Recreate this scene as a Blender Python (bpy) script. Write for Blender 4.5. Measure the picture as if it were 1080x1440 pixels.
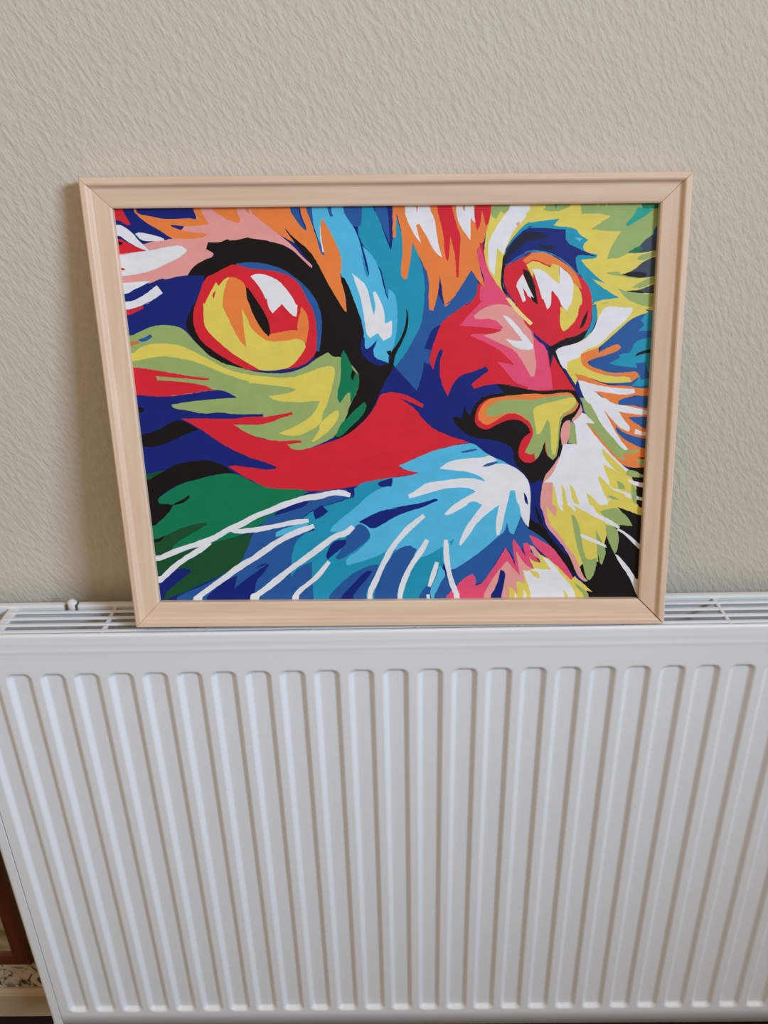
import bpy, math, random
import numpy as np
from mathutils import Vector, Matrix, noise
from mathutils.geometry import delaunay_2d_cdt

for o in list(bpy.data.objects):
    bpy.data.objects.remove(o, do_unlink=True)
scene = bpy.context.scene
C = scene.collection
random.seed(7)

# ------------------------------------------------------------------ camera
FLOOR = 0.0
ZR = 0.684                      # height of the radiator's top rim above the floor
cam_d = bpy.data.cameras.new('camera')
cam = bpy.data.objects.new('camera', cam_d)
C.objects.link(cam)
PITCH, YAW, ROLL = 0.44567, -0.01549, -0.02323
cp, sp, cy, sy = math.cos(PITCH), math.sin(PITCH), math.cos(YAW), math.sin(YAW)
fwd = Vector((sy * cp, cy * cp, -sp))
rgt = Vector((cy, -sy, 0))
upv = rgt.cross(fwd)
r_ = math.cos(ROLL) * rgt + math.sin(ROLL) * upv
u_ = -math.sin(ROLL) * rgt + math.cos(ROLL) * upv
M = Matrix((r_, u_, -fwd)).transposed().to_4x4()
M.translation = Vector((0.35905, -0.6417, 0.42978 + ZR))
cam.matrix_world = M
cam_d.sensor_fit = 'VERTICAL'
cam_d.sensor_height = 36.0
cam_d.lens = 1144.58 / 1440 * 36
cam_d.clip_start = 0.01
scene.camera = cam

# ------------------------------------------------------------------ light and exposure
scene.view_settings.view_transform = 'Standard'
scene.view_settings.look = 'None'
scene.view_settings.gamma = 1
scene.view_settings.use_curve_mapping = False
scene.view_settings.exposure = 0.10
w = bpy.data.worlds.new('room_ambient')
scene.world = w
w.use_nodes = True
bg = w.node_tree.nodes['Background']
bg.inputs['Color'].default_value = (1.0, 0.75, 0.51, 1)
bg.inputs['Strength'].default_value = 0.56
ld = bpy.data.lights.new('window_daylight', 'AREA')
ld.shape = 'RECTANGLE'
ld.size = 0.7
ld.size_y = 0.34
ld.energy = 38
ld.spread = math.radians(140)
ld.color = (0.64, 0.83, 1.06)
lo = bpy.data.objects.new('window_daylight', ld)
C.objects.link(lo)
lo.location = (1.62, -1.33, ZR + 0.88)          # a narrow window in the side wall, facing into the room
lo.rotation_euler = Vector((-1, 0.0, -0.22)).to_track_quat('-Z', 'Y').to_euler()


# ------------------------------------------------------------------ helpers
def mat(name, col, rough=0.5, spec=0.5):
    m = bpy.data.materials.new(name)
    m.use_nodes = True
    b = m.node_tree.nodes['Principled BSDF']
    b.inputs['Base Color'].default_value = (*col, 1)
    b.inputs['Roughness'].default_value = rough
    b.inputs['Specular IOR Level'].default_value = spec
    return m, m.node_tree, b


def srgb(*c):
    return tuple(((v / 255) / 12.92 if v / 255 < 0.04045 else ((v / 255 + 0.055) / 1.055) ** 2.4) for v in c)


def obj(name, verts, faces, m=None, parent=None, smooth=False, mats=None, fm=None, loc=None):
    me = bpy.data.meshes.new(name)
    me.from_pydata([tuple(v) for v in verts], [], faces)
    if mats:
        for x in mats:
            me.materials.append(x)
        me.polygons.foreach_set('material_index', fm)
    elif m:
        me.materials.append(m)
    if smooth:
        me.polygons.foreach_set('use_smooth', [True] * len(me.polygons))
    me.update()
    o = bpy.data.objects.new(name, me)
    C.objects.link(o)
    if parent:
        o.parent = parent
    if loc:
        o.location = loc
    return o


def empty(name, loc, label, cat, group=None):
    o = bpy.data.objects.new(name, None)
    C.objects.link(o)
    o.location = loc
    o.empty_display_size = 0.05
    o['label'] = label
    o['category'] = cat
    if group:
        o['group'] = group
    return o


def boxes(lst):
    vs, fs = [], []
    for (x0, x1, y0, y1, z0, z1) in lst:
        n = len(vs)
        vs += [(x0, y0, z0), (x1, y0, z0), (x1, y1, z0), (x0, y1, z0), (x0, y0, z1), (x1, y0, z1), (x1, y1, z1), (x0, y1, z1)]
        fs += [tuple(n + i for i in f) for f in ((3, 2, 1, 0), (4, 5, 6, 7), (0, 1, 5, 4), (1, 2, 6, 5), (2, 3, 7, 6), (3, 0, 4, 7))]
    return vs, fs


def bevel(o, wdt, seg=2):
    md = o.modifiers.new('bevel', 'BEVEL')
    md.width = wdt
    md.segments = seg
    md.limit_method = 'ANGLE'
    return o


def N(nt, t, **kw):
    n = nt.nodes.new(t)
    for k, v in kw.items():
        if k in n.inputs:
            n.inputs[k].default_value = v
        else:
            setattr(n, k, v)
    return n


def noise_bump(nt, b, scale, strength, dist, vec=None, detail=3):
    tx = N(nt, 'ShaderNodeTexNoise', Scale=scale, Detail=detail)
    if vec:
        nt.links.new(vec, tx.inputs['Vector'])
    bp = N(nt, 'ShaderNodeBump', Strength=strength, Distance=dist)
    nt.links.new(tx.outputs['Fac'], bp.inputs['Height'])
    nt.links.new(bp.outputs[0], b.inputs['Normal'])
    return tx, bp


# ------------------------------------------------------------------ materials
# rough, hand-textured plaster: slanting dabs and small pits
m_wall, nt, b = mat('textured_plaster', (0.575, 0.53, 0.445), 0.85, 0.25)
tc = N(nt, 'ShaderNodeTexCoord')
mp = N(nt, 'ShaderNodeMapping')
mr0 = N(nt, 'ShaderNodeMapping')
mr0.inputs['Rotation'].default_value = (0, math.radians(30), 0)
mp.inputs['Scale'].default_value = (1.0, 1.0, 0.42)
nt.links.new(tc.outputs['Object'], mr0.inputs['Vector'])
nt.links.new(mr0.outputs[0], mp.inputs['Vector'])
n1 = N(nt, 'ShaderNodeTexNoise', Scale=230, Detail=3, Roughness=0.55)
n2 = N(nt, 'ShaderNodeTexNoise', Scale=90, Detail=2, Roughness=0.6)
vo = N(nt, 'ShaderNodeTexVoronoi', Scale=48)
for n in (n1, n2, vo):
    nt.links.new(mp.outputs[0], n.inputs['Vector'])
r1 = N(nt, 'ShaderNodeMapRange')
r1.inputs['From Min'].default_value = 0.40
r1.inputs['From Max'].default_value = 0.66
nt.links.new(n1.outputs['Fac'], r1.inputs['Value'])
r2 = N(nt, 'ShaderNodeMapRange')
r2.inputs['From Min'].default_value = 0.03
r2.inputs['From Max'].default_value = 0.16
nt.links.new(vo.outputs['Distance'], r2.inputs['Value'])
big = N(nt, 'ShaderNodeTexNoise', Scale=9, Detail=2)
nt.links.new(tc.outputs['Object'], big.inputs['Vector'])
r3 = N(nt, 'ShaderNodeMapRange')
r3.inputs['From Min'].default_value = 0.56
r3.inputs['From Max'].default_value = 0.60
nt.links.new(big.outputs['Fac'], r3.inputs['Value'])
a1 = N(nt, 'ShaderNodeMath', operation='MULTIPLY')      # pits only in some zones
inv = N(nt, 'ShaderNodeMath', operation='SUBTRACT')
inv.inputs[0].default_value = 1.0
nt.links.new(r2.outputs[0], inv.inputs[1])
nt.links.new(inv.outputs[0], a1.inputs[0])
nt.links.new(r3.outputs[0], a1.inputs[1])
a2 = N(nt, 'ShaderNodeMath', operation='MULTIPLY_ADD')
nt.links.new(a1.outputs[0], a2.inputs[0])
a2.inputs[1].default_value = -0.9
nt.links.new(r1.outputs[0], a2.inputs[2])
a3 = N(nt, 'ShaderNodeMath', operation='MULTIPLY_ADD')
nt.links.new(n2.outputs['Fac'], a3.inputs[0])
a3.inputs[1].default_value = 1.6
nt.links.new(a2.outputs[0], a3.inputs[2])
bp = N(nt, 'ShaderNodeBump', Strength=0.42, Distance=0.0011)
nt.links.new(a3.outputs[0], bp.inputs['Height'])
nt.links.new(bp.outputs[0], b.inputs['Normal'])

m_white, nt, b = mat('white_radiator_enamel', (0.765, 0.78, 0.795), 0.38, 0.5)
noise_bump(nt, b, 60, 0.04, 0.001)
m_seam, _, _ = mat('dark_seam', (0.10, 0.09, 0.08), 0.8)
m_metal, _, _ = mat('grey_enamelled_convector', (0.42, 0.41, 0.39), 0.6)
m_brass, _, _ = mat('white_painted_vent', (0.70, 0.68, 0.65), 0.35)


def wood(name, c1, c2, axis, rough=0.5, sc=1.0):
    m, nt, b = mat(name, c1, rough, 0.4)
    tc = N(nt, 'ShaderNodeTexCoord')
    mp = N(nt, 'ShaderNodeMapping')
    s = [38 * sc, 38 * sc, 38 * sc]
    s[axis] = 2.2 * sc
    mp.inputs['Scale'].default_value = s
    nt.links.new(tc.outputs['Object'], mp.inputs['Vector'])
    tx = N(nt, 'ShaderNodeTexNoise', Scale=2.5, Detail=5, Roughness=0.6, Distortion=0.6)
    nt.links.new(mp.outputs[0], tx.inputs['Vector'])
    cr = N(nt, 'ShaderNodeValToRGB')
    cr.color_ramp.elements[0].position = 0.35
    cr.color_ramp.elements[0].color = (*c2, 1)
    cr.color_ramp.elements[1].position = 0.62
    cr.color_ramp.elements[1].color = (*c1, 1)
    nt.links.new(tx.outputs['Fac'], cr.inputs['Fac'])
    nt.links.new(cr.outputs[0], b.inputs['Base Color'])
    bp = N(nt, 'ShaderNodeBump', Strength=0.12, Distance=0.0008)
    nt.links.new(tx.outputs['Fac'], bp.inputs['Height'])
    nt.links.new(bp.outputs[0], b.inputs['Normal'])
    return m


PINE1, PINE2 = (0.72, 0.545, 0.405), (0.65, 0.465, 0.33)
m_pine_x = wood('pine_grain_along', PINE1, PINE2, 0)
m_pine_y = wood('pine_grain_up', PINE1, PINE2, 1)
m_board, _, _ = mat('brown_backing_board', (0.09, 0.05, 0.03), 0.9)
m_canvas, nt, b = mat('primed_canvas', (0.62, 0.60, 0.56), 0.8)

# ------------------------------------------------------------------ setting
WALL = 0.0868
o = obj('wall_back', *boxes([(-1.6, 2.4, WALL, WALL + 0.12, 0.0, 2.3)]), m_wall)
o['kind'] = 'structure'
m_floor, nt, b = mat('dark_brown_carpet', (0.018, 0.009, 0.008), 0.95, 0.1)
tx, bp = noise_bump(nt, b, 700, 0.6, 0.003)
vs, fs = boxes([(-1.6, 2.4, -2.6, WALL, -0.05, 0.0)])
o = obj('floor', vs, fs, m_floor)
o['kind'] = 'structure'

m_skirt, nt, b = mat('beige_skirting_paint', (0.40, 0.30, 0.20), 0.5)
# skirting with a rounded top edge
prof = [(0, 0.0), (-0.010, 0.0), (-0.010, 0.043), (-0.008, 0.048), (-0.004, 0.051), (0, 0.051)]
vs, fs = [], []
for x in (-1.6, 2.4):
    vs += [(x, WALL + p[0], p[1]) for p in prof]
n = len(prof)
fs = [(i, (i + 1) % n, n + (i + 1) % n, n + i) for i in range(n)] + [tuple(range(n))[::-1], tuple(range(n, 2 * n))]
o = obj('baseboard_back', vs, fs, m_skirt)
o['kind'] = 'structure'

# mottled cream and olive wallpaper border above the skirting
m_border, nt, b = mat('mottled_wallpaper_border', (0.4, 0.35, 0.25), 0.8)
tc = N(nt, 'ShaderNodeTexCoord')
vo = N(nt, 'ShaderNodeTexNoise', Scale=62, Detail=2, Roughness=0.55, Distortion=1.3)
nt.links.new(tc.outputs['Object'], vo.inputs['Vector'])
cr = N(nt, 'ShaderNodeValToRGB')
els = cr.color_ramp.elements
els[0].position = 0.36
els[0].color = (0.045, 0.038, 0.018, 1)
els[1].position = 0.47
els[1].color = (0.42, 0.35, 0.24, 1)
e = els.new(0.60)
e.color = (0.52, 0.43, 0.33, 1)
nt.links.new(vo.outputs['Fac'], cr.inputs['Fac'])
nt.links.new(cr.outputs[0], b.inputs['Base Color'])
o = obj('trim_1', *boxes([(-1.6, 2.4, WALL - 0.0015, WALL + 0.001, 0.051, 0.160)]), m_border)
o['kind'] = 'structure'

# ------------------------------------------------------------------ brown framed panel low on the wall, left
m_brown = wood('dark_red_brown_wood_up', (0.13, 0.042, 0.016), (0.085, 0.026, 0.010), 2, 0.4)
m_brown2 = wood('dark_red_brown_wood_along', (0.13, 0.042, 0.016), (0.085, 0.026, 0.010), 0, 0.4)
m_cream, nt, b = mat('cream_olive_print', (0.36, 0.31, 0.18), 0.6)
tx = N(nt, 'ShaderNodeTexNoise', Scale=22, Detail=3)
cr = N(nt, 'ShaderNodeValToRGB')
cr.color_ramp.elements[0].position = 0.38
cr.color_ramp.elements[0].color = (0.20, 0.17, 0.07, 1)
cr.color_ramp.elements[1].position = 0.55
cr.color_ramp.elements[1].color = (0.42, 0.36, 0.22, 1)
tc = N(nt, 'ShaderNodeTexCoord')
nt.links.new(tc.outputs['Object'], tx.inputs['Vector'])
nt.links.new(tx.outputs['Fac'], cr.inputs['Fac'])
nt.links.new(cr.outputs[0], b.inputs['Base Color'])
FX, FZ0, FW, FH = -0.1385, 0.1050, 0.42, 0.50
fp = empty('wall_picture', (FX - FW / 2, WALL - 0.0018, FZ0),
           'dark red-brown wooden frame with cream panel, low on wall left of radiator', 'picture frame')


def mitred(name, parent, W, H, prof, gap, mats_, shear=0.0, flip=False, names=('rail', 'stile')):
    """Four mitred mouldings.  prof = [(inset, height)]; local x right, y up, z out."""
    cor = lambda p: [(-W / 2 + p, p), (W / 2 - p, p), (W / 2 - p, H - p), (-W / 2 + p, H - p)]
    out = []
    for k in range(4):
        a, b_ = k, (k + 1) % 4
        vs = []
        for end, g in ((a, gap[a]), (b_, gap[b_])):
            for (p, h) in prof:
                x, y = cor(p)[end]
                # pull back from the mitre by half of the gap
                d = Vector(cor(0)[b_ if end == a else a]) - Vector(cor(0)[end])
                d.normalize()
                x, y = x + d.x * g, y + d.y * g
                vs.append((x + shear * y, y, h))
        n = len(prof)
        fs = [(i, n + i, n + (i + 1) % n, (i + 1) % n) for i in range(n)]
        fs += [tuple(range(n)), tuple(range(n, 2 * n))[::-1]]
        nm = names[0] if k in (0, 2) else names[1]
        o = obj(nm, vs, fs, mats_[0] if k in (0, 2) else mats_[1], parent)
        out.append(o)
    return out


fp.rotation_euler = (math.radians(90), 0, 0)
pr = [(0, 0), (0, 0.005), (0.002, 0.007), (0.019, 0.0065), (0.0225, 0.0050), (0.0235, 0.003), (0.0235, 0)]
m_b_l = wood('dark_wood_frame_up', (0.13, 0.042, 0.016), (0.085, 0.026, 0.010), 1, 0.4)
mitred('rail', fp, FW, FH, pr, (0, 0, 0, 0), (m_brown2, m_b_l))
obj('cream_panel', *boxes([(-FW / 2 + 0.02, FW / 2 - 0.02, 0.02, FH - 0.02, 0.0003, 0.0026)]), m_cream, fp)

# ------------------------------------------------------------------ radiator
RX0, RX1 = -0.0670, 0.9480          # front panel edges
PITCHX = 0.03333
ZT, ZB, RBOT = -0.0471, -0.5556, -0.5866
DEPTH = 0.0046
rad = empty('radiator', (0.44, 0.03, ZR + RBOT),
            'white panel radiator with vertical grooves under the painting', 'radiator')
rad_inv = Matrix.Translation(-rad.location)


def rl(v):                            # radiator coords (z=0 top rim) -> local to the root
    return (v[0] - 0.44, v[1] - 0.03, v[2] - RBOT)


def sdepth(x, z):
    """pressed channel depth at x, z: rounded rectangle with soft walls"""
    k = round((x + 0.0097) / PITCHX)
    if k < -1 or k > 28:
        return 0.0
    cx = k * PITCHX - 0.0097
    hx, hz, rad_ = 0.0100, (ZT - ZB) / 2, 0.0050
    dx = abs(x - cx) - (hx - rad_)
    dz = abs(z - (ZT + ZB) / 2) - (hz - rad_)
    d = math.hypot(max(dx, 0), max(dz, 0)) + min(max(dx, dz), 0) - rad_
    t = min(max((0.0030 - d) / 0.0060, 0), 1)
    return DEPTH * t * t * (3 - 2 * t)


def frange(a, b_, st):
    n = max(1, round((b_ - a) / st))
    return [a + (b_ - a) * i / n for i in range(n + 1)]


xs = frange(RX0, RX1, 0.00105)
zs = frange(RBOT, ZB - 0.006, 0.02)[:-1] + frange(ZB - 0.006, ZB + 0.016, 0.0011)[:-1] + \
     frange(ZB + 0.016, ZT - 0.016, 0.05)[:-1] + frange(ZT - 0.016, ZT + 0.006, 0.0011)[:-1] + \
     frange(ZT + 0.006, -0.024, 0.006) + [-0.0218, -0.0204, -0.0190, -0.0176, -0.0150, -0.012, -0.0105, -0.009, -0.005, -0.0026, -0.0012, -0.0004]


def ridge(z):                         # the folded crease just under the top rim
    return -0.0004 * math.exp(-((z + 0.0192) / 0.0016) ** 2) - 0.0002 * math.exp(-((z + 0.0105) / 0.0014) ** 2)


vs, fs = [], []
for z in zs:
    edge = 0.0026 * (1 - math.sqrt(max(0, 1 - max(0, (z + 0.0026) / 0.0026) ** 2))) if z > -0.0026 else 0
    for x in xs:
        vs.append(rl((x, sdepth(x, z) + ridge(z) + edge, z)))
nx = len(xs)
for j in range(len(zs) - 1):
    for i in range(nx - 1):
        a = j * nx + i
        fs.append((a, a + 1, a + nx + 1, a + nx))
# top fold and back of the rim, bottom fold
base = len(vs)
for (y, z) in ((0.0030, 0.0), (0.0042, -0.0010), (0.0042, -0.030)):
    for x in xs:
        vs.append(rl((x, y, z)))
top = (len(zs) - 1) * nx
rows = [top, base, base + nx, base + 2 * nx]
for a, b_ in zip(rows, rows[1:]):
    for i in range(nx - 1):
        fs.append((a + i, a + i + 1, b_ + i + 1, b_ + i))
base = len(vs)
for x in xs:
    vs.append(rl((x, 0.012, RBOT - 0.001)))
for i in range(nx - 1):
    fs.append((i + 1, i, base + i, base + i + 1))
obj('front_panel', vs, fs, m_white, rad, smooth=True)

# rear panel with its rolled rim
vs, fs = boxes([(RX0, RX1, 0.0525, 0.0560, RBOT, -0.001)])
rp = obj('rear_panel', [rl(v) for v in vs], fs, m_white, rad)
vs, fs = boxes([(RX0 - 0.008, RX1 + 0.008, 0.0522, 0.0605, -0.012, 0.0)])
o = bevel(obj('rear_rim', [rl(v) for v in vs], fs, m_white, rad), 0.002)
# wall brackets
for bx_ in (0.06, 0.80):
    vs, fs = boxes([(bx_, bx_ + 0.03, 0.0562, WALL - 0.0003, -0.52, -0.06)])
    obj('wall_bracket', [rl(v) for v in vs], fs, m_white, rad)
# side covers: rounded returns at both ends
for s, xe in ((-1, RX0), (1, RX1)):
    x_in, x_out = xe + s * 0.0011, xe + s * 0.0150
    prof = []
    for i in range(7):
        t = i / 6 * math.pi / 2
        prof.append((x_out - s * 0.005 * (1 - math.sin(t)), 0.0055 - 0.005 * math.cos(t)))
    prof = [(x_in, 0.0005)] + prof + [(x_out, 0.058), (x_in, 0.058)]
    n = len(prof)
    vs = [rl((p[0], p[1], z)) for z in (RBOT - 0.001, -0.0035) for p in prof]
    # cap drops slightly to a rounded shoulder
    fs = [(i, (i + 1) % n, n + (i + 1) % n, n + i) for i in range(n)] + [tuple(range(n)), tuple(range(n, 2 * n))]
    if s < 0:
        fs = [f[::-1] for f in fs]
    sc = obj('side_cover', vs, fs, m_white, rad)
    bevel(sc, 0.0012)
    # dark strip filling the joint between cover and front panel
    vs, fs = boxes([(min(xe, x_in), max(xe, x_in), 0.0022, 0.010, RBOT, -0.004)])
    obj('joint', [rl(v) for v in vs], fs, m_seam, rad)

# top grille: crossbars and lengthwise slats
gr = bpy.data.objects.new('top_grille', None)
C.objects.link(gr)
gr.parent = rad
gr.empty_display_size = 0.03


def shared(name, box, places, wdt):
    vs, fs = boxes([box])
    first = None
    for (x, y) in places:
        if first is None:
            first = bevel(obj(name, [(v[0], v[1], v[2] - RBOT) for v in vs], fs, m_white, gr), wdt)
            o = first
        else:
            o = first.copy()
            C.objects.link(o)
            o.parent = gr
        o.location = (x - 0.44, y - 0.03, 0)


shared('crossbar', (-0.0018, 0.0018, 0.0044, 0.0520, -0.0064, -0.0024), [(x, 0) for x in
       (0.0770, 0.1775, 0.2780, 0.3767, 0.4751, 0.5740, 0.6735, 0.7735, 0.8735)], 0.0006)
shared('end_bar', (-0.0045, 0.0045, 0.0044, 0.0520, -0.0064, -0.0024), [(-0.0260, 0), (0.907, 0)], 0.0006)
shared('slat', (-0.0285, 0.9095, -0.0023, 0.0023, -0.0041, -0.0019), [(0, y) for y in (0.0107, 0.0220, 0.0333, 0.0446)], 0.0012)
# pleated convector sheet seen through the slots
vs, fs = [], []
n = 0
x = RX0 + 0.01
i = 0
pts = []
while x < RX1 - 0.01:
    pts.append((x, 0.010 if i % 2 else 0.047))
    x += 0.006
    i += 1
for (x, y) in pts:
    vs += [rl((x, y, -0.075)), rl((x, y, -0.034))]
for i in range(len(pts) - 1):
    fs.append((2 * i, 2 * i + 2, 2 * i + 3, 2 * i + 1))
obj('convector_fins', vs, fs, m_metal, rad)
vs, fs = boxes([(RX0 + 0.005, RX1 - 0.005, 0.006, 0.051, -0.080, -0.076)])
obj('inner_tray', [rl(v) for v in vs], fs, m_metal, rad)
# small white clip at the rear of the grille
vs, fs = [], []
seg = 14
for (rr, h) in ((0.0050, -0.004), (0.0050, 0.0028), (0.0042, 0.0040), (0.0030, 0.0046), (0.0026, 0.0054), (0.0012, 0.0058)):
    for k in range(seg):
        t = 2 * math.pi * k / seg
        vs.append(rl((0.0330 + rr * math.cos(t), 0.0545 + rr * math.sin(t) * 0.9, h)))
for j in range(5):
    for k in range(seg):
        a, b_ = j * seg + k, j * seg + (k + 1) % seg
        fs.append((a, b_, b_ + seg, a + seg))
fs.append(tuple(range(5 * seg, 6 * seg)))
obj('grille_clip', vs, fs, m_brass, rad, smooth=True)
vs, fs = boxes([(0.0272, 0.0286, 0.0505, 0.0575, -0.006, 0.0012), (0.0375, 0.0389, 0.0505, 0.0575, -0.006, 0.0012)])
obj('clip_dark_sides', [rl(v) for v in vs], fs, m_seam, rad)  # thin dark strips on either side of the clip

# ------------------------------------------------------------------ framed painting leaning on the wall
W_, H_ = 0.49661, 0.39508
AL, PS, RH, SH = 0.1638, 0.00504, -0.01123, -0.02554
s_, c_ = math.sin(AL), math.cos(AL)
Rz = Matrix.Rotation(PS, 3, 'Z')
X = Rz @ Vector((math.cos(RH), math.sin(RH) * s_, math.sin(RH) * c_))
Y = Rz @ Vector((-math.sin(RH), math.cos(RH) * s_, math.cos(RH) * c_))
Z = Rz @ Vector((0, -c_, s_))
pic = empty('framed_painting', (0, 0, 0), 'colourful pop art cat face painting in a pale pine frame', 'painting')
M = Matrix((X, Y, Z)).transposed().to_4x4()
M.translation = Vector((0.11275 + W_ / 2, 0.0016, ZR + 0.0030))
pic.matrix_world = M
B1 = 0.0235
pr = [(0.0032, -0.0200), (0, -0.0130), (0, -0.0016), (0.0012, 0.0), (0.0050, 0.0), (0.0062, -0.0006), (0.0080, -0.0034), (0.0092, -0.0040),
      (0.0220, -0.0056), (B1, -0.0066), (B1, -0.0119), (0.0175, -0.0119), (0.0175, -0.0200)]
fr = mitred('frame_rail', pic, W_, H_, pr, (0.0001, 0.0005, 0.0001, 0.0001), (m_pine_x, m_pine_y), SH, names=('frame_rail', 'frame_stile'))
for o in fr:
    bevel(o, 0.0003, 1)
NC = -0.0120                           # canvas face
CXW, CY0, CY1 = W_ / 2 - 0.0185, 0.0185, H_ - 0.0185
vs = []
for z in (-0.0185, NC - 0.0001):
    for (x, y) in ((-CXW, CY0), (CXW, CY0), (CXW, CY1), (-CXW, CY1)):
        vs.append((x + SH * y, y, z))
cv = obj('canvas', vs, [(3, 2, 1, 0), (4, 5, 6, 7), (0, 1, 5, 4), (1, 2, 6, 5), (2, 3, 7, 6), (3, 0, 4, 7)], m_canvas, pic)

PAL = {'K': ('black', (0.0045, 0.0035, 0.004)), 'R': ('red', (0.6664, 0.0168, 0.0325)), 'O': ('orange', (0.8019, 0.2179, 0.0497)), 'O2': ('ochre', (0.6076, 0.1809, 0.0674)), 'P': ('salmon', (0.7605, 0.3285, 0.2975)), 'H': ('hot_pink', (0.7769, 0.0752, 0.1782)), 'W': ('white', (0.7605, 0.7718, 0.8035)), 'Y': ('yellow', (0.7204, 0.6115, 0.1073)), 'Y2': ('pale_yellow', (0.82, 0.7082, 0.2456)), 'L': ('sage_green', (0.3095, 0.4191, 0.1402)), 'G': ('green', (0.0, 0.188, 0.0774)), 'D': ('dark_green', (0.0056, 0.0752, 0.0255)), 'N': ('navy', (0.0029, 0.0159, 0.1782)), 'B': ('mid_blue', (0.017, 0.0979, 0.3258)), 'T': ('teal', (0.0108, 0.2948, 0.4538)), 'T2': ('sea_green', (0.0083, 0.3538, 0.2665)), 'S': ('sky_blue', (0.083, 0.4785, 0.7242)), 'X': ('slate', (0.0451, 0.0613, 0.0999)), 'K2': ('ink_blue', (0.0095, 0.012, 0.0378))}
paints = []
idx = {}
for k, c in PAL.items():
    m, nt, b = mat('acrylic_' + c[0], c[1], 0.45, 0.22)
    tx, bp = noise_bump(nt, b, 260, 0.10, 0.0006)
    # slight unevenness of hand-laid acrylic
    t2 = N(nt, 'ShaderNodeTexNoise', Scale=35, Detail=2)
    hs = N(nt, 'ShaderNodeHueSaturation')
    mr = N(nt, 'ShaderNodeMapRange')
    mr.inputs['To Min'].default_value = 0.90
    mr.inputs['To Max'].default_value = 1.10
    nt.links.new(t2.outputs['Fac'], mr.inputs['Value'])
    nt.links.new(mr.outputs[0], hs.inputs['Value'])
    hs.inputs['Color'].default_value = (*c[1], 1)
    nt.links.new(hs.outputs[0], b.inputs['Base Color'])
    idx[k] = len(paints)
    paints.append(m)

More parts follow.
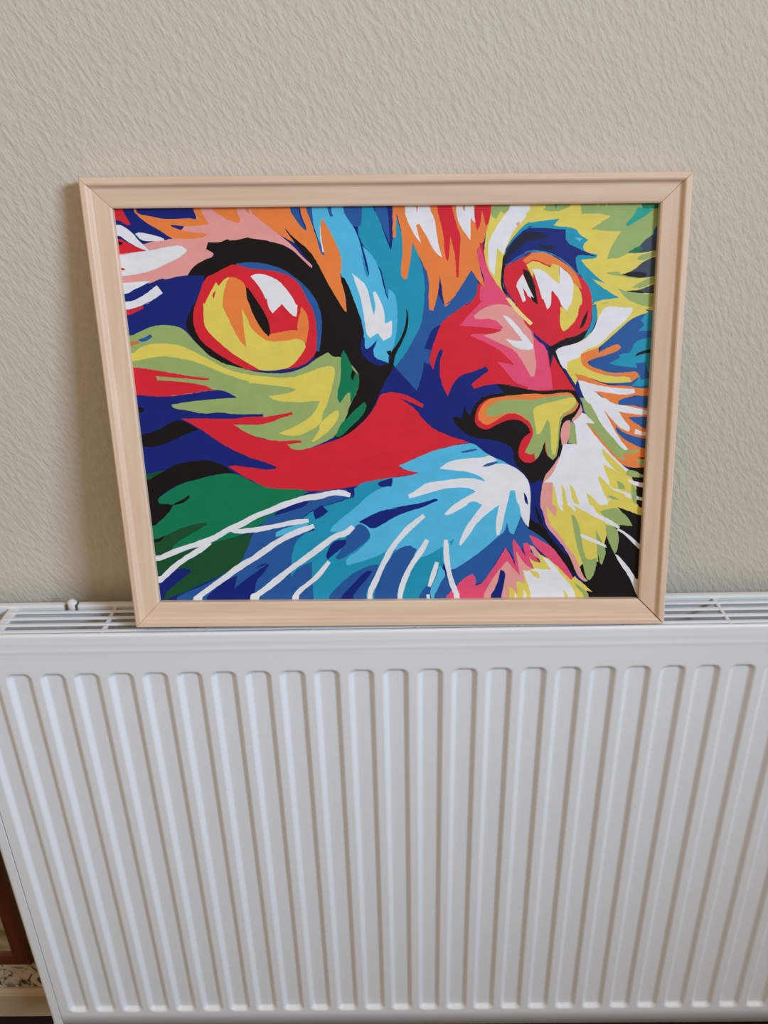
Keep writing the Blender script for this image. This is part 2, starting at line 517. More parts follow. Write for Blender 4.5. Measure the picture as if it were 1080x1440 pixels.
# one line per brushed patch, in the order painted: colour, then x,y in tenths of a millimetre on the canvas
PAINT = """
T -302,3722 -193,3721 -76,3410 -54,3367 -42,3451 -14,3658 46,3461 56,3165 123,3429 200,3281 234,3099 224,2909 202,2755 134,2634 66,2511 -26,2399 -60,2456 -89,3145 -285,3401 -338,3517
B 200,3270 267,3142 392,2925 611,3203 691,3116 661,2944 616,2949 394,2798 360,2743 282,2554 272,2419 226,2442 215,2351 163,2191 -26,2399 66,2511 134,2634 202,2755 224,2909 236,3099
N 293,2721 366,2754 282,2543 225,2555 248,2611
P -2368,3123 -2344,3252 -2345,3358 -2103,3450 -1858,3479 -1641,3735 -1227,3731 -1229,3690 -987,3502 -880,3417 -806,3332 -720,3258 -721,3231 -829,3312 -968,3423 -1241,3473 -1331,3453 -1553,3424 -1537,3339 -1653,3266 -1783,3172 -1999,3120 -2189,3122
K -1783,3172 -1732,3246 -1651,3298 -1537,3339 -1552,3366 -1605,3393 -1585,3450 -1486,3444 -1418,3475 -1397,3454 -1241,3484 -1241,3478 -1077,3456 -914,3407 -786,3290 -727,3231 -715,3247 -784,3332 -858,3438 -935,3548 -856,3469 -728,3363 -654,3236 -591,3128 -484,2944 -446,2871 -432,2980 -500,3176 -435,3138 -360,2932 -307,2760 -297,2660 -322,2560 -266,2503 -232,2435 -152,2411 -60,2456 -60,2541 -25,2568 43,2679 72,2790 72,2899 91,2844 89,2745 49,2635 -26,2501 -38,2422 -61,2354 -108,2286 -166,2171 -190,2106 -262,1978 -345,1897 -417,1826 -512,1773 -582,1780 -668,2064 -723,2518 -840,2429 -1071,2397 -1301,2399 -1302,2379 -1450,2412 -1595,2481 -1724,2595 -1817,2730 -1823,2796 -1768,2927 -1707,2988 -1641,3117 -1638,3170
N -106,3720 -41,3720 -30,3648 -20,3513 -54,3420 -76,3431
B -204,3721 -95,3720 -74,3648 -65,3420 -140,3587
S -726,3726 -465,3724 -402,3621 -328,3485 -287,3317 -250,3157 -239,3189 -265,3306 -296,3407 -198,3316 -144,3188 -112,3038 -79,2962 -78,3059 -23,3015 -6,2928 -2,2757 -37,2557 -83,2501 -83,2434 -232,2491 -254,2537 -288,2559 -296,2760 -360,2932 -435,3138 -489,3170 -469,3319 -537,3477 -620,3623 -637,3613 -642,3467 -617,3362 -689,3520
B -465,3724 -285,3722 -305,3563 -370,3558 -434,3652
B -585,3720 -561,3720 -532,3642 -557,3638
T -308,3359 -266,3232 -245,3157 -261,3157 -288,3232
N -321,2638 -286,2654 -290,2565 -259,2554 -178,2637 -226,2514 -152,2445 -83,2434 -152,2406 -232,2435 -323,2515
K -100,2535 -60,2546 -60,2490 -83,2501
W -389,3191 -334,3147 -268,3093 -236,2974 -220,2891 -206,2842 -186,2913 -213,3028 -191,3038 -147,2962 -114,2868 -109,2769 -52,2796 -50,2702 -59,2658 -82,2647 -127,2623 -172,2692 -241,2648 -274,2693 -294,2870 -315,2979 -336,3051
O -1227,3731 -911,3728 -829,3604 -766,3531 -754,3552 -795,3645 -813,3727 -770,3727 -729,3634 -689,3520 -650,3373 -613,3331 -639,3457 -637,3613 -620,3625 -537,3477 -474,3329 -471,3234 -490,3160 -443,2998 -438,2868 -457,2880 -506,2959 -591,3107 -634,3193 -707,3332 -846,3448 -941,3551 -858,3433 -987,3502 -1124,3607 -1229,3690
B -911,3728 -805,3727 -818,3666 -757,3536 -788,3542 -871,3656
B -770,3727 -710,3726 -699,3572 -667,3478 -613,3329 -651,3357 -671,3488 -729,3644
B -1086,3730 -1047,3729 -1031,3690 -1065,3701
K -941,3553 -856,3469 -728,3363 -697,3300 -730,3311 -847,3422
W -643,3602 -638,3467 -617,3362 -629,3357 -647,3467
O -2209,3725 -2171,3725 -2084,3663 -1890,3630 -1736,3639 -1649,3633 -1713,3726 -1642,3725 -1569,3591 -1719,3571 -1893,3588 -1873,3568 -1744,3530 -1580,3513 -1638,3477 -1881,3474 -1984,3548 -2131,3627
O -1576,3729 -1347,3727 -1299,3619 -1322,3593 -1408,3620 -1535,3698
O -1293,3722 -1222,3726 -1226,3659 -1262,3701
N -2187,3730 -2149,3673 -2052,3657 -1901,3627 -1757,3649 -1676,3628 -1664,3648 -1707,3726
N -2296,3731 -2220,3731 -2120,3627 -1985,3543 -1875,3477 -1946,3478 -2053,3517 -2151,3534 -2197,3513 -2257,3576 -2351,3619 -2346,3670
R -2348,3732 -2286,3721 -2220,3592 -2256,3587 -2347,3660
W -2353,3603 -2289,3587 -2207,3524 -2178,3482 -2077,3376 -2110,3376 -2216,3430 -2319,3504 -2358,3557
W -2191,3519 -2151,3534 -2054,3512 -1957,3485 -1948,3464 -2070,3458 -2146,3469
R -2360,3536 -2311,3473 -2216,3430 -2093,3378 -2221,3372 -2356,3358
K -2361,3505 -2332,3483 -2296,3452 -2315,3431 -2362,3429
W -2351,3347 -2176,3377 -2076,3387 -1952,3412 -1818,3428 -1764,3389 -1791,3352 -1918,3290 -2091,3217 -2261,3187 -2334,3182 -2342,3273
R -2359,3273 -2311,3251 -2299,3230 -2353,3222
W -2351,3123 -2244,3133 -2098,3140 -2169,3100 -2274,3058 -2341,2999
R -2362,3166 -2334,3102 -2353,3048
N -2336,2993 -2251,3058 -2100,3121 -1995,3163 -1963,3150 -1837,3183 -1637,3181 -1641,3117 -1707,2988 -1769,2905 -1823,2796 -1828,2730 -1893,2763 -2005,2781 -2121,2760 -2226,2722 -2344,2684 -2358,2889
W -2339,2961 -2212,2992 -2045,3104 -2000,3039 -2149,2948 -2089,2985 -2207,2931 -2346,2894 -2356,2965
R -2355,2891 -2265,2910 -2178,2940 -2175,2915 -2268,2877 -2346,2832
B -1364,3274 -1274,3284 -1252,3286 -1119,3274 -966,3228 -858,3152 -771,3076 -707,2989 -675,2924 -651,2818 -654,2708 -682,2541 -722,2541 -824,2875 -925,3153 -1343,3242
R -1638,3160 -1535,3201 -1454,3243 -1375,3276 -1255,3231 -1144,3224 -978,3201 -869,3142 -806,3055 -775,2979 -743,2924 -722,2885 -698,2764 -704,2563 -723,2507 -794,2440 -899,2395 -1187,2378 -1302,2390 -1302,2385 -1414,2434 -1558,2520 -1699,2628 -1758,2751 -1753,2894 -1706,2992
Y -1648,2944 -1603,3030 -1540,3126 -1520,3094 -1448,3168 -1393,3157 -1306,3114 -1271,2940 -1279,2791 -1116,2656 -843,2665 -791,2592 -825,2531 -897,2441 -956,2402 -1072,2378 -1199,2379 -1265,2421 -1299,2439 -1432,2525 -1551,2627 -1657,2739 -1668,2828 -1658,2959
R -1581,3024 -1544,3062 -1570,2986
O -1496,2942 -1485,3029 -1438,3158 -1392,3168 -1316,3135 -1276,3059 -1267,3005 -1204,2928 -1241,2879 -1137,2690 -1092,2690 -943,2722 -863,2721 -867,2765 -822,2918 -779,2863 -760,2764 -794,2609 -855,2654 -946,2635 -1118,2623 -1217,2691 -1281,2769 -1279,2802 -1335,2907 -1327,2747 -1314,2578 -1378,2648 -1448,2804 -1497,2925
K -1291,3086 -1264,3070 -1223,3005 -1181,2939 -1150,2889 -1109,2800 -1097,2701 -1116,2670 -1170,2724 -1242,2857 -1270,2955 -1286,2984
W -1245,3172 -1190,3195 -1091,3176 -1004,3132 -940,3056 -887,2980 -872,2936 -855,2930 -870,2835 -904,2843 -990,2942 -1072,2864 -1104,2910 -1117,2986 -1123,2982 -1153,3047 -1194,3112
L -2340,2668 -2226,2722 -2109,2768 -2006,2778 -1893,2763 -1828,2724 -1745,2617 -1595,2470 -1370,2400 -1188,2358 -970,2351 -807,2406 -701,2484 -608,2531 -563,2489 -495,2494 -404,2425 -337,2333 -351,2196 -429,2073 -461,1957 -559,1792 -678,1733 -833,1672 -951,1673 -999,1721 -972,1736 -1101,1751 -1276,1798 -1209,1771 -1359,1832 -1466,1906 -1413,1912 -1202,1910 -1197,1998 -1466,1998 -1570,2019 -1734,2003 -1872,2039 -1987,2054 -2005,2087 -1960,2104 -1994,2092 -1988,2164 -2312,2420 -2345,2556
R -2335,2425 -2096,2389 -1812,2335 -1652,2317 -1665,2297 -1860,2316 -2118,2340 -2109,2303 -1977,2297 -1725,2266 -1612,2218 -1823,2186 -2070,2155 -2329,2179
N -2336,2173 -2070,2155 -1824,2183 -1612,2218 -1521,2206 -1418,2145 -1583,2137 -1829,2116 -1994,2088 -2347,2051
Y -2319,2465 -2301,2533 -2239,2588 -2133,2618 -2019,2620 -1883,2605 -1751,2539 -1619,2464 -1486,2389 -1304,2344 -1190,2330 -960,2310 -809,2349 -692,2399 -588,2418 -545,2392 -570,2255 -620,2105 -633,2064 -670,2005 -685,1900 -864,1806 -970,1799 -1069,1824 -931,1876 -824,1936 -740,2006 -690,2111 -876,2098 -1085,2114 -1141,2156 -966,2178 -895,2212 -963,2236 -1193,2261 -1308,2273 -1308,2285 -1455,2332 -1623,2402 -1790,2472 -1960,2507 -2097,2508 -2214,2487
Y -576,2016 -529,2025 -525,1957 -604,1852 -748,1743 -778,1748 -698,1852 -708,1900
G -500,2494 -473,2552 -426,2471 -394,2380 -343,2333 -339,2253 -375,2161 -423,2086 -421,2179 -450,2179 -516,2087 -543,2151 -499,2312
G -295,2098 -275,2055 -332,1956 -439,1862 -512,1789 -564,1789 -509,1910 -461,1945 -389,2026
K -400,2380 -371,2357 -396,2288 -418,2311
B -2244,2656 -2174,2677 -2137,2701 -2119,2677 -2165,2644 -2223,2631
O2 -2350,2623 -2245,2647 -2233,2627 -2342,2580
R -1925,1964 -1714,1962 -1469,1956 -1351,1974 -1199,1975 -1208,1969 -1055,1991 -943,2016 -933,1990 -1033,1965 -1188,1904 -1329,1903 -1466,1906 -1359,1832 -1209,1771 -1276,1792 -1101,1752 -871,1759 -866,1737 -997,1724 -951,1673 -833,1672 -678,1723 -512,1773 -393,1850 -298,1932 -215,2037 -173,2129 -155,2165 -62,2184 -62,2182 7,2175 111,2140 222,2069 169,2068 77,2110 -5,2128 53,2104 169,2016 216,1939 322,1844 464,1783 635,1728 523,1708 382,1676 218,1617 4,1520 40,1483 171,1484 185,1451 111,1433 -68,1410 -199,1387 -331,1364 -379,1329 -788,1281 -883,1307 -1027,1288 -1182,1314 -1356,1409 -1371,1409 -1540,1526 -1471,1535 -1317,1509 -1223,1500 -1280,1494 -1113,1495 -1098,1517 -1217,1569 -1345,1606 -1359,1619 -1520,1692 -1655,1789 -1778,1880
R 7,2134 88,2133 222,2074 216,2042 146,2074
K -2325,1819 -2241,1830 -2120,1871 -2033,1929 -1937,1952 -1858,1916 -1782,1865 -1888,1827 -2011,1768 -2108,1733 -2217,1702 -2321,1726
K -2325,1370 -2204,1443 -2117,1491 -2005,1551 -1908,1569 -1740,1588 -1647,1567 -1566,1529 -1481,1459 -1606,1463 -1800,1415 -1983,1368 -2121,1295 -2199,1227 -2191,1183 -1962,1181 -1958,1169 -2123,1076 -2253,969 -2306,919 -2320,1172
K -2312,2076 -2261,2066 -2243,2037 -2283,2017 -2311,2022
D -2318,1444 -2201,1480 -2098,1497 -2204,1443 -2312,1377
G -2191,1183 -2201,1231 -2122,1282 -1983,1368 -1800,1415 -1606,1460 -1475,1462 -1382,1412 -1232,1324 -1333,1393 -1182,1314 -883,1307 -818,1281 -970,1210 -1153,1062 -1254,987 -1316,949 -1345,911 -1506,861 -2297,609 -2302,925 -2123,1076 -2059,1172
K -2060,1167 -2058,1182 -1959,1225 -1913,1264 -1903,1243 -1962,1187
B -1333,911 -1206,1024 -1238,1050 -1153,1055 -1006,1098 -848,1147 -827,1184 -788,1281 -523,1306 -428,1293 -405,1243 -789,1109 -863,1059 -901,1009 -795,919 -919,857 -986,716 -1008,468 -812,401 -807,187 -2197,191 -2064,291 -1807,395 -1652,486 -1485,603 -1387,809
T -415,1305 -379,1327 -331,1366 -187,1389 -68,1413 52,1412 292,1150 415,897 295,641 49,181 -9,181 -820,187 -812,401 -1014,468 -991,742 -906,869 -771,919 -901,1009 -789,1109 -405,1231
S -370,1153 -285,1242 -164,1315 -68,1333 -68,1401 111,1430 188,1451 52,1483 4,1519 218,1617 382,1676 629,1724 688,1709 736,1667 808,1612 1000,1526 1172,1378 1202,1217 1137,1043 1059,860 997,892 914,842 783,714 615,586 493,509 419,535 404,743 258,654 172,642 50,707 -72,734 -6,798 -166,670 -351,607 -487,569 -498,634 -349,736 -262,838 -637,905 -599,969
S -1136,909 -865,996 -830,970 -1027,883 -1139,852
B -418,929 -369,979 -308,954 -261,877 -274,826 -398,724 -547,621 -595,648 -545,712 -494,815 -467,891
N -368,992 -259,1054 -149,1104 -5,1127 -70,1122 111,1152 231,1176 339,1214 360,1193 291,1163 219,1126 51,1077 -70,1021 -151,965 -248,919 -308,966
N -591,815 -493,825 -488,776 -594,687 -645,648 -664,625 -683,668 -641,765
N -789,1096 -739,1134 -703,1158 -647,1095 -706,1045 -767,1018
N -481,1318 -403,1320 -402,1241 -441,1246
N -193,1353 -163,1377 -56,1407 -54,1364 -68,1324 -92,1330 -164,1319
D -2292,804 -2177,867 -1987,955 -1789,1006 -1764,978 -1919,890 -2086,789 -2115,731 -2294,648
K -2298,814 -2164,876 -2185,839 -2289,775
D -2303,609 -1905,749 -1506,861 -1353,886 -1389,783 -1473,603 -1652,486 -1857,396 -2064,291 -2229,249 -2211,319 -2052,437 -1946,528 -1981,555 -2093,542 -2279,399
N -2293,452 -2093,542 -1957,548 -1947,515 -2052,437 -2185,332 -2230,239 -2290,192
N -1897,189 -1683,394 -1555,466 -1517,472 -1550,347 -1432,445 -1227,588 -1338,549 -1261,601 -1210,581 -1279,483 -1344,425 -1366,285 -1484,186
N -1132,190 -1000,362 -937,395 -1017,256 -1069,189
B -1014,468 -930,559 -812,611 -818,414 -813,387 -807,187 -1107,190
B -720,187 -655,280 -477,464 -290,567 -191,579 -230,436 -306,330 -314,184
N -608,186 -480,332 -315,515 -248,515 -267,475 -431,278 -477,185
B -73,644 -36,708 87,774 168,722 111,590 37,433 -14,181 -258,183 -193,435 -105,605 -6,734
T 30,181 111,433 197,615 295,680 404,743 419,535 334,392 173,180
B 123,180 272,379 297,326 298,179
S 381,562 444,483 396,378 310,230 285,312 346,431
T 465,794 510,819 489,755
B 298,179 420,457 505,515 615,586 783,714 914,842 976,886 994,981 1020,873 1059,860 1119,1037 1239,903 1247,890 1360,806 1432,707 1351,733 1254,723 1179,775 1159,776 1107,543 1028,699 978,726 862,506 791,388 717,375 691,455 544,377 459,271 385,178
H 385,178 471,284 617,442 691,474 722,428 718,355 791,388 886,545 990,732 1029,674 1088,550 1050,764 1060,821 1099,763 1228,581 1255,529 1270,171
P 784,175 806,295 900,466 1007,602 1058,543 1132,455 1105,595 1089,699 1154,595 1205,542 1255,529 1262,529 1192,451 1270,171
H 1028,320 1089,173 1027,173
H 1147,776 1244,781 1253,749 1219,698 1322,574 1259,600 1203,633 1263,513 1213,542 1229,555 1163,685
P 1209,750 1246,749 1254,736 1331,645 1320,606 1257,652 1206,698 1256,659
N 851,241 916,347 948,518 998,492 989,400 968,267 946,180 852,181
K 850,255 895,214 944,254 943,180 846,181
K 1576,176 1620,500 1711,629 1902,885 1993,1136 2087,1492 2253,1491 2245,1134 2310,170
Y 1209,633 1260,594 1321,580 1293,671 1431,606 1534,500 1624,421 1648,447 1818,287 1767,301 1757,261 1830,183 1576,176 1202,178 1033,180 1034,346 1078,319 1117,266 1100,399 1162,385 1187,372 1157,516 1190,503 1263,516
W 1190,490 1262,529 1324,515 1423,514 1331,639 1406,606 1471,527 1550,421 1616,355 1671,248 1669,175 1544,309 1588,175 1202,178 1270,178 1227,318 1157,516
W 1171,319 1217,238 1226,172 1183,172
W 1085,293 1131,226 1139,172 1108,172
Y 1214,509 1263,503 1301,489 1326,426 1279,434 1240,477
Y 1194,398 1252,178 1215,178 1199,252
L 1651,381 1755,301 1798,245 1745,261 1666,335
N 1164,1149 1308,1148 1337,1041 1367,927 1443,850 1546,747 1593,656 1617,552 1565,604 1474,709 1357,864 1232,954 1167,1080
K 1166,1093 1231,979 1329,953 1395,838 1472,747 1550,656 1601,630 1652,473 1622,473 1529,592 1425,722 1248,864 1173,916
K 1237,1142 1262,1117 1329,953 1280,978
N 1628,473 1659,460 1724,407 1756,387 1738,378 1674,410
B 1173,922 1247,884 1360,802 1432,707 1351,733 1250,826 1200,850 1302,736 1297,717 1253,739 1179,773
H 1200,852 1249,839 1337,787 1424,735 1542,579 1634,431 1613,408 1496,527 1368,645 1253,749
Y 1389,1352 1803,1664 1851,1651 1966,1530 2090,1444 2145,1345 2163,1271 2121,1197 2185,1134 2199,1109 2251,1021 2131,1066 1995,1117 2086,1022 2146,937 2007,947 1924,910 1908,795 1872,589 1774,590 1714,577 1680,525 1585,695 1480,837 1404,901 1350,1016 1309,1142
L 1578,1045 1615,1039 1670,912 1722,642 1774,603 1846,628 1831,472 1786,404 1754,420 1715,564 1642,759
L 1846,628 1816,898 1858,821 1929,699 1893,556 1858,589
L 1898,948 2008,922 2035,807 2025,691 2002,663 1960,743 1917,846
L 1959,1111 2008,1098 2098,1022 2149,933 2007,947 1881,1024 1841,1075
K 1849,667 1873,576 1857,550
K 1390,1940 1483,1940 1484,1702 1428,1522 1311,1346 1261,1402
P 1375,1382 1467,1382 1472,1277 1380,1278
P 1309,1401 1388,1498 1442,1595 1424,1474 1371,1352 1398,1278 1411,1141 1448,1115 1441,1025 1396,1066 1345,1141 1377,965 1479,863 1571,721 1650,630 1722,446 1771,397 1737,390 1672,447 1616,578 1561,695 1456,824 1354,940 1324,1066 1285,1142
O 1797,2118 2225,2114 2249,1756 2251,1515 2241,1482 2075,1484 1978,1530 1850,1663 1749,1784 1660,1891 1790,1878 1816,2007
K 2076,1480 2247,1485 2264,1121 2198,1122 2171,1172 2175,1271 2106,1395
W 1597,1986 1632,1985 1679,1961 1747,1902 1731,1879 1666,1891 1749,1784 1901,1615 2002,1517 2102,1443 1984,1432 1892,1396 1922,1298 2020,1272 2216,1203 2257,1171 2182,1178 1999,1229 1907,1174 1909,1137 1765,1138 1819,1050 1943,998 2035,924 2021,909 1896,973 1796,1025 1684,1088 1585,1139 1623,1101 1613,1074 1549,1140 1489,1140 1510,1075 1485,1090 1453,1140 1422,1277 1395,1352 1311,1352 1391,1425 1433,1546 1458,1619 1471,1709 1595,1702 1568,1880 1542,1916
W 2015,915 2097,870 2201,780 2264,715 2268,666 2178,755 2073,858 2010,894
W 1673,858 1710,854 1910,759 1927,724 1787,783 1687,823
W 2005,663 2040,646 2173,495 2262,337 2260,250 2236,244 2212,311 2153,443 2044,588
Y 1473,1339 1504,1301 1543,1140 1501,1140
Y 1550,1338 1595,1288 1651,1139 1584,1164
Y 1704,1256 1761,1213 1837,1137 1741,1138
Y 1392,1352 1415,1302 1450,1140 1402,1141
Y 1815,1664 1852,1639 1978,1518 2055,1444 2105,1407 2057,1419 1984,1435 1908,1506 1838,1591
Y 1842,1519 1885,1494 1984,1444 2110,1345 2156,1284 2090,1284 2013,1371 1919,1347 1865,1445
Y 1803,1397 1820,1409 1883,1347 1948,1273 2045,1247 2112,1160 2117,1085 2007,1111 1939,1223 1907,1174 1852,1274
L 1977,1365 2039,1334 2057,1282 1995,1285
L 1903,1224 1939,1226 2008,1183 1929,1192
L 2065,1462 2137,1455 2214,1406 2201,1391 2106,1395 2051,1420
L 2110,1333 2155,1296 2173,1134 2123,1172
W 2071,1380 2132,1358 2251,1332 2248,1283 2172,1308 2086,1346
L 1595,2120 1665,2113 1735,1996 1813,1878 1888,1806 1990,1686 2052,1638 2145,1651 2172,1637 2089,1613 1996,1602 2052,1558 1999,1554 1899,1639 1771,1795 1672,1893 1742,1890 1643,1985 1627,2067
P 1585,2091 1610,2056 1634,1988 1566,1915 1537,1910 1551,1963 1595,2009
P 1449,1916 1518,1930 1533,1880 1518,1714 1460,1697 1440,1810
L 1531,1906 1564,1892 1598,1699 1518,1714
B 1738,2507 1788,2608 1895,2696 2001,2794 2143,2847 2212,2890 2228,2219 2219,2046 1941,2048 1937,2106 2109,2128 2021,2221 1766,2246 1668,2338 1646,2429
T 2142,2858 2224,2879 2217,2693 2065,2689 2118,2738 2080,2782
T 1835,2416 1956,2483 2022,2516 2038,2594 2127,2627 2210,2643 2234,2219 2044,2215 2108,2289 2089,2374 1917,2391
T 1910,2483 1977,2505 2046,2493 1981,2449
B 2064,2414 2154,2425 2188,2288 2121,2266 2102,2334
K 2048,2474 2090,2515 2219,2537 2209,2514 2115,2491
K 2198,2582 2225,2604 2223,2559
B 1961,2087 2087,2109 2219,2114 2216,2013 2092,2037
B 2036,1941 2123,1946 2230,1945 2226,1825 2141,1861
B 1931,1862 2005,1805 2101,1769 2235,1741 2234,1650 2144,1673 2009,1746 1934,1818
Y 1689,2917 1812,2927 1910,2958 1978,2947 2060,2903 2145,2847 2001,2794 1895,2696 1789,2597 1724,2541 1602,2486 1595,2418 1690,2350 1854,2302 2026,2301 2047,2253 1904,2242 1789,2249 1671,2293 1578,2316 1554,2231 1461,2363 1361,2522 1595,2609 1691,2709 1712,2818
W 1759,2884 1814,2899 1882,2888 2008,2881 1997,2838 1936,2761 1829,2674 1745,2575 1611,2531 1591,2475 1468,2431 1472,2363 1425,2386 1363,2522 1394,2555 1562,2599 1617,2620 1681,2686 1714,2797
O 1584,2498 1657,2525 1735,2552 1738,2505 1836,2563 1903,2581 1930,2551 1896,2517 1796,2484 1684,2452 1646,2429 1665,2395 1759,2360 1864,2331 1989,2335 2080,2346 2104,2300 2041,2253 2015,2301 1854,2308 1714,2338 1620,2384 1588,2430
O 1537,2328 1612,2316 1695,2281 1777,2246 1860,2222 2021,2221 2092,2197 2195,2199 2218,2173 2201,2125 2096,2137 2005,2119 1938,2089 1928,2060 1821,2107 1700,2189 1580,2271
W 1569,2276 1674,2247 1779,2217 1930,2199 2069,2192 2080,2157 1981,2135 1817,2165 1718,2177 1773,2131 1870,2072 1953,2041 1824,2065 1732,2050 1661,2074 1609,2167
W 1658,2119 1820,2118 1882,2065 2011,2043 2205,2001 2215,1959 2063,1970 1945,1994 1996,1923 2062,1852 2051,1814 1955,1853 1816,2009 1829,1984 1895,1877 1948,1782 2057,1650 2017,1642 1902,1770 1801,1878 1735,1996
O 2188,2006 2232,2006 2229,1957 2192,1957
W 2108,1836 2216,1792 2195,1772 2099,1793
L 2129,1561 2233,1552 2235,1489 2193,1489
K 2140,1571 2239,1582 2241,1558
Y 758,3717 1122,3719 1127,3596 1041,3555 915,3400 886,3295 879,3136 917,3007 1021,2906 988,2906 895,3007 767,3180 720,3276 737,3506
W 970,3720 1079,3714 1099,3683 1040,3586 977,3535 925,3432 885,3327 833,3380 818,3153 766,3222 756,3381 771,3464 875,3629
P 981,3571 1018,3588 1009,3540
L 769,3717 959,3715 885,3649 852,3670 821,3609 777,3625
Y 1063,3734 2186,3724 2234,2897 2218,2890 2143,2847 1978,2947 1689,2917 1656,2902 1557,3257 1289,3553 1070,3555
W 1042,3709 1091,3704 1098,3673 1066,3648 1039,3658
L 1196,3677 1281,3717 1519,3720 1391,3685 1305,3656
G 1248,3723 1362,3727 1310,3681
L 1509,3705 1673,3693 1987,3700 2178,3688 2191,3492 2125,3472 2013,3369 1928,3326 1853,3295 1760,3282 1781,3371 1860,3501 1729,3505 1607,3521 1765,3620 1676,3644 1524,3641
G 1595,3724 1741,3723 1630,3685
T2 1988,3690 2120,3670 2048,3618 1912,3538 1894,3555 1960,3629
G 1964,3721 2180,3724 2167,3688 2108,3673 1999,3685
X 1928,3328 2013,3369 2063,3431 2125,3472 2178,3513 2192,3357 2071,3329
G 1922,3326 2011,3385 2051,3363 2026,3335
B 2137,3524 2174,3565 2183,3461 2126,3462
L 2028,3306 2191,3359 2194,3334 2076,3263 2008,3279
X 1885,3153 1993,3190 2055,3253 2184,3315 2198,3145 2087,3125 1931,3135
K 1876,3153 2005,3184 2106,3162 2087,3125 1953,3129
L 2066,3103 2198,3152 2201,3111 2072,3039 1982,3048
X 1945,3019 2050,3028 2203,3091 2212,2984 2119,3004 1985,3000
K 1944,3024 2050,3026 2097,3004 1974,2999
L 1859,3052 1939,3016 2097,2999 2213,2976 2218,2919 2139,2895 2219,2901 2139,2889 2060,2905 1944,2954
L 1762,3170 1861,3185 1885,3153 2065,3123 1976,3124 1863,3146 1796,3154
L 1759,3298 1850,3339 1928,3326 1843,3281
T 1545,3268 1640,3172 1756,3085 1643,3123 1713,3064 1882,2965 1687,2943 1657,2900 1690,2906 1712,2818 1670,2687 1595,2615 1592,2654 1666,2742 1653,2961 1642,2957 1625,3043 1565,3130 1505,3194 1497,3342
T 1069,3576 1200,3590 1346,3606 1300,3553 1486,3530 1517,3478 1593,3434 1549,3399 1563,3342 1677,3320 1666,3286 1545,3279 1540,3172 1520,3141 1448,3227 1345,3302 1244,3339 1078,3346 1051,3304 921,3242 887,3242 896,3327 937,3421 1041,3555 1127,3596
N 1071,3539 1246,3532 1400,3521 1405,3417 1540,3358 1665,3304 1520,3321 1489,3290 1524,3162 1448,3237 1344,3312 1210,3356 1078,3357 1051,3315 909,3242 896,3316 937,3411 1043,3514 1129,3554
K2 896,3306 937,3400 1044,3498 1131,3513 1248,3481 1239,3449 1075,3435 1048,3394 940,3316 904,3242
K2 1175,3408 1324,3386 1304,3357 1187,3375
B 926,3251 1006,3315 1137,3361 1144,3358 1079,3334 1052,3292
S 1474,3460 1546,3449 1520,3424
K 883,3317 907,3327 901,3221 886,3114 899,3050 975,2936 1027,2906 999,2906 894,3018 870,3093 876,3179
R 909,3242 1008,3278 1138,3346 1133,3340 1233,3340 1345,3291 1460,3216 1530,3151 1576,3119 1637,3032 1658,2913 1657,2895 1655,2742 1602,2676 1559,2643 1458,2622 1337,2556 1301,2579 1219,2635 1125,2725 1095,2747 1024,2825 953,2924 1021,2906 904,3061 895,3179
O 1079,3325 1155,3342 1244,3339 1346,3288 1460,3213 1525,3141 1565,3033 1483,3098 1451,3168 1359,3238 1288,3226 1146,3293 1082,3251 1052,3278 1138,3344
Y 1087,3235 1141,3274 1146,3133
Y 1082,3241 1147,3282 1283,3217 1303,3249 1359,3233 1369,3083 1344,3094 1217,3202 1128,3214
Y 1483,3098 1547,3044 1577,2925 1545,2897 1539,2798 1443,2692 1409,2698 1388,2766 1387,2898 1445,2865 1481,2936
W 1133,3210 1217,3207 1344,3097 1369,3085 1362,3229 1452,3163 1491,3087 1486,2936 1445,2863 1399,2896 1373,2963 1314,3030 1303,3025 1308,2927 1296,2893 1276,2875 1239,2965 1228,2960 1176,3112
K 1055,3209 1088,3198 1146,3133 1130,3155 1168,3047 1196,2917 1187,2919 1150,2944 1138,2961 1088,3091 1104,3091 1068,3145
K 1084,3203 1118,3176 1167,3058 1124,3026 1088,3091
W 998,3081 1056,3166 1117,3048 1159,2972 1107,2999 1060,3061 1089,2949 1065,2938 1028,3027
W 1089,3075 1119,3015 1136,2967 1092,3000
K 1561,2708 1584,2798 1626,2879 1622,2814 1599,2737
K 1300,2558 1336,2573 1446,2633 1480,2638 1547,2654 1601,2693 1635,2698 1600,2621 1540,2588 1427,2564 1354,2539 1425,2386 1553,2190 1589,2121 1565,2133 1402,2386 1345,2500 1328,2489 1322,2376 1304,2410 1314,2500
R 680,3095 661,2966 572,2910 660,2992 616,2949 394,2798 360,2743 283,2532 272,2430 307,2373 340,2509 368,2548 391,2536 363,2452 365,2281 436,2143 480,2257 548,2326 651,2353 765,2398 789,2363 642,2245 666,2206 792,2243 976,2236 1186,2182 1239,2176 1470,2191 1557,2179 1413,2386 1346,2488 1328,2375 1298,2523 1221,2602 1102,2725 1071,2769 953,2935 906,3007 769,3094
H 668,3392 700,3423 718,3381 743,3254 802,3137 906,3007 1021,2906 1095,2747 1165,2691 1174,2636 1291,2556 1309,2410 1335,2341 1354,2192 1124,2183 1139,2217 1022,2253 950,2345 861,2439 1011,2407 969,2458 852,2560 622,2663 644,2679 803,2672 904,2705 790,2728 530,2747 618,2850 717,2948 694,2965 703,3084 742,3057 723,3159 676,3276
P 650,2828 730,2893 841,2925 954,2913 1069,2824 1083,2769 1166,2669 1179,2524 1206,2411 1188,2306 1165,2306 1158,2306 1084,2434 1012,2536 908,2582 735,2662 882,2694 903,2732 822,2805 664,2798
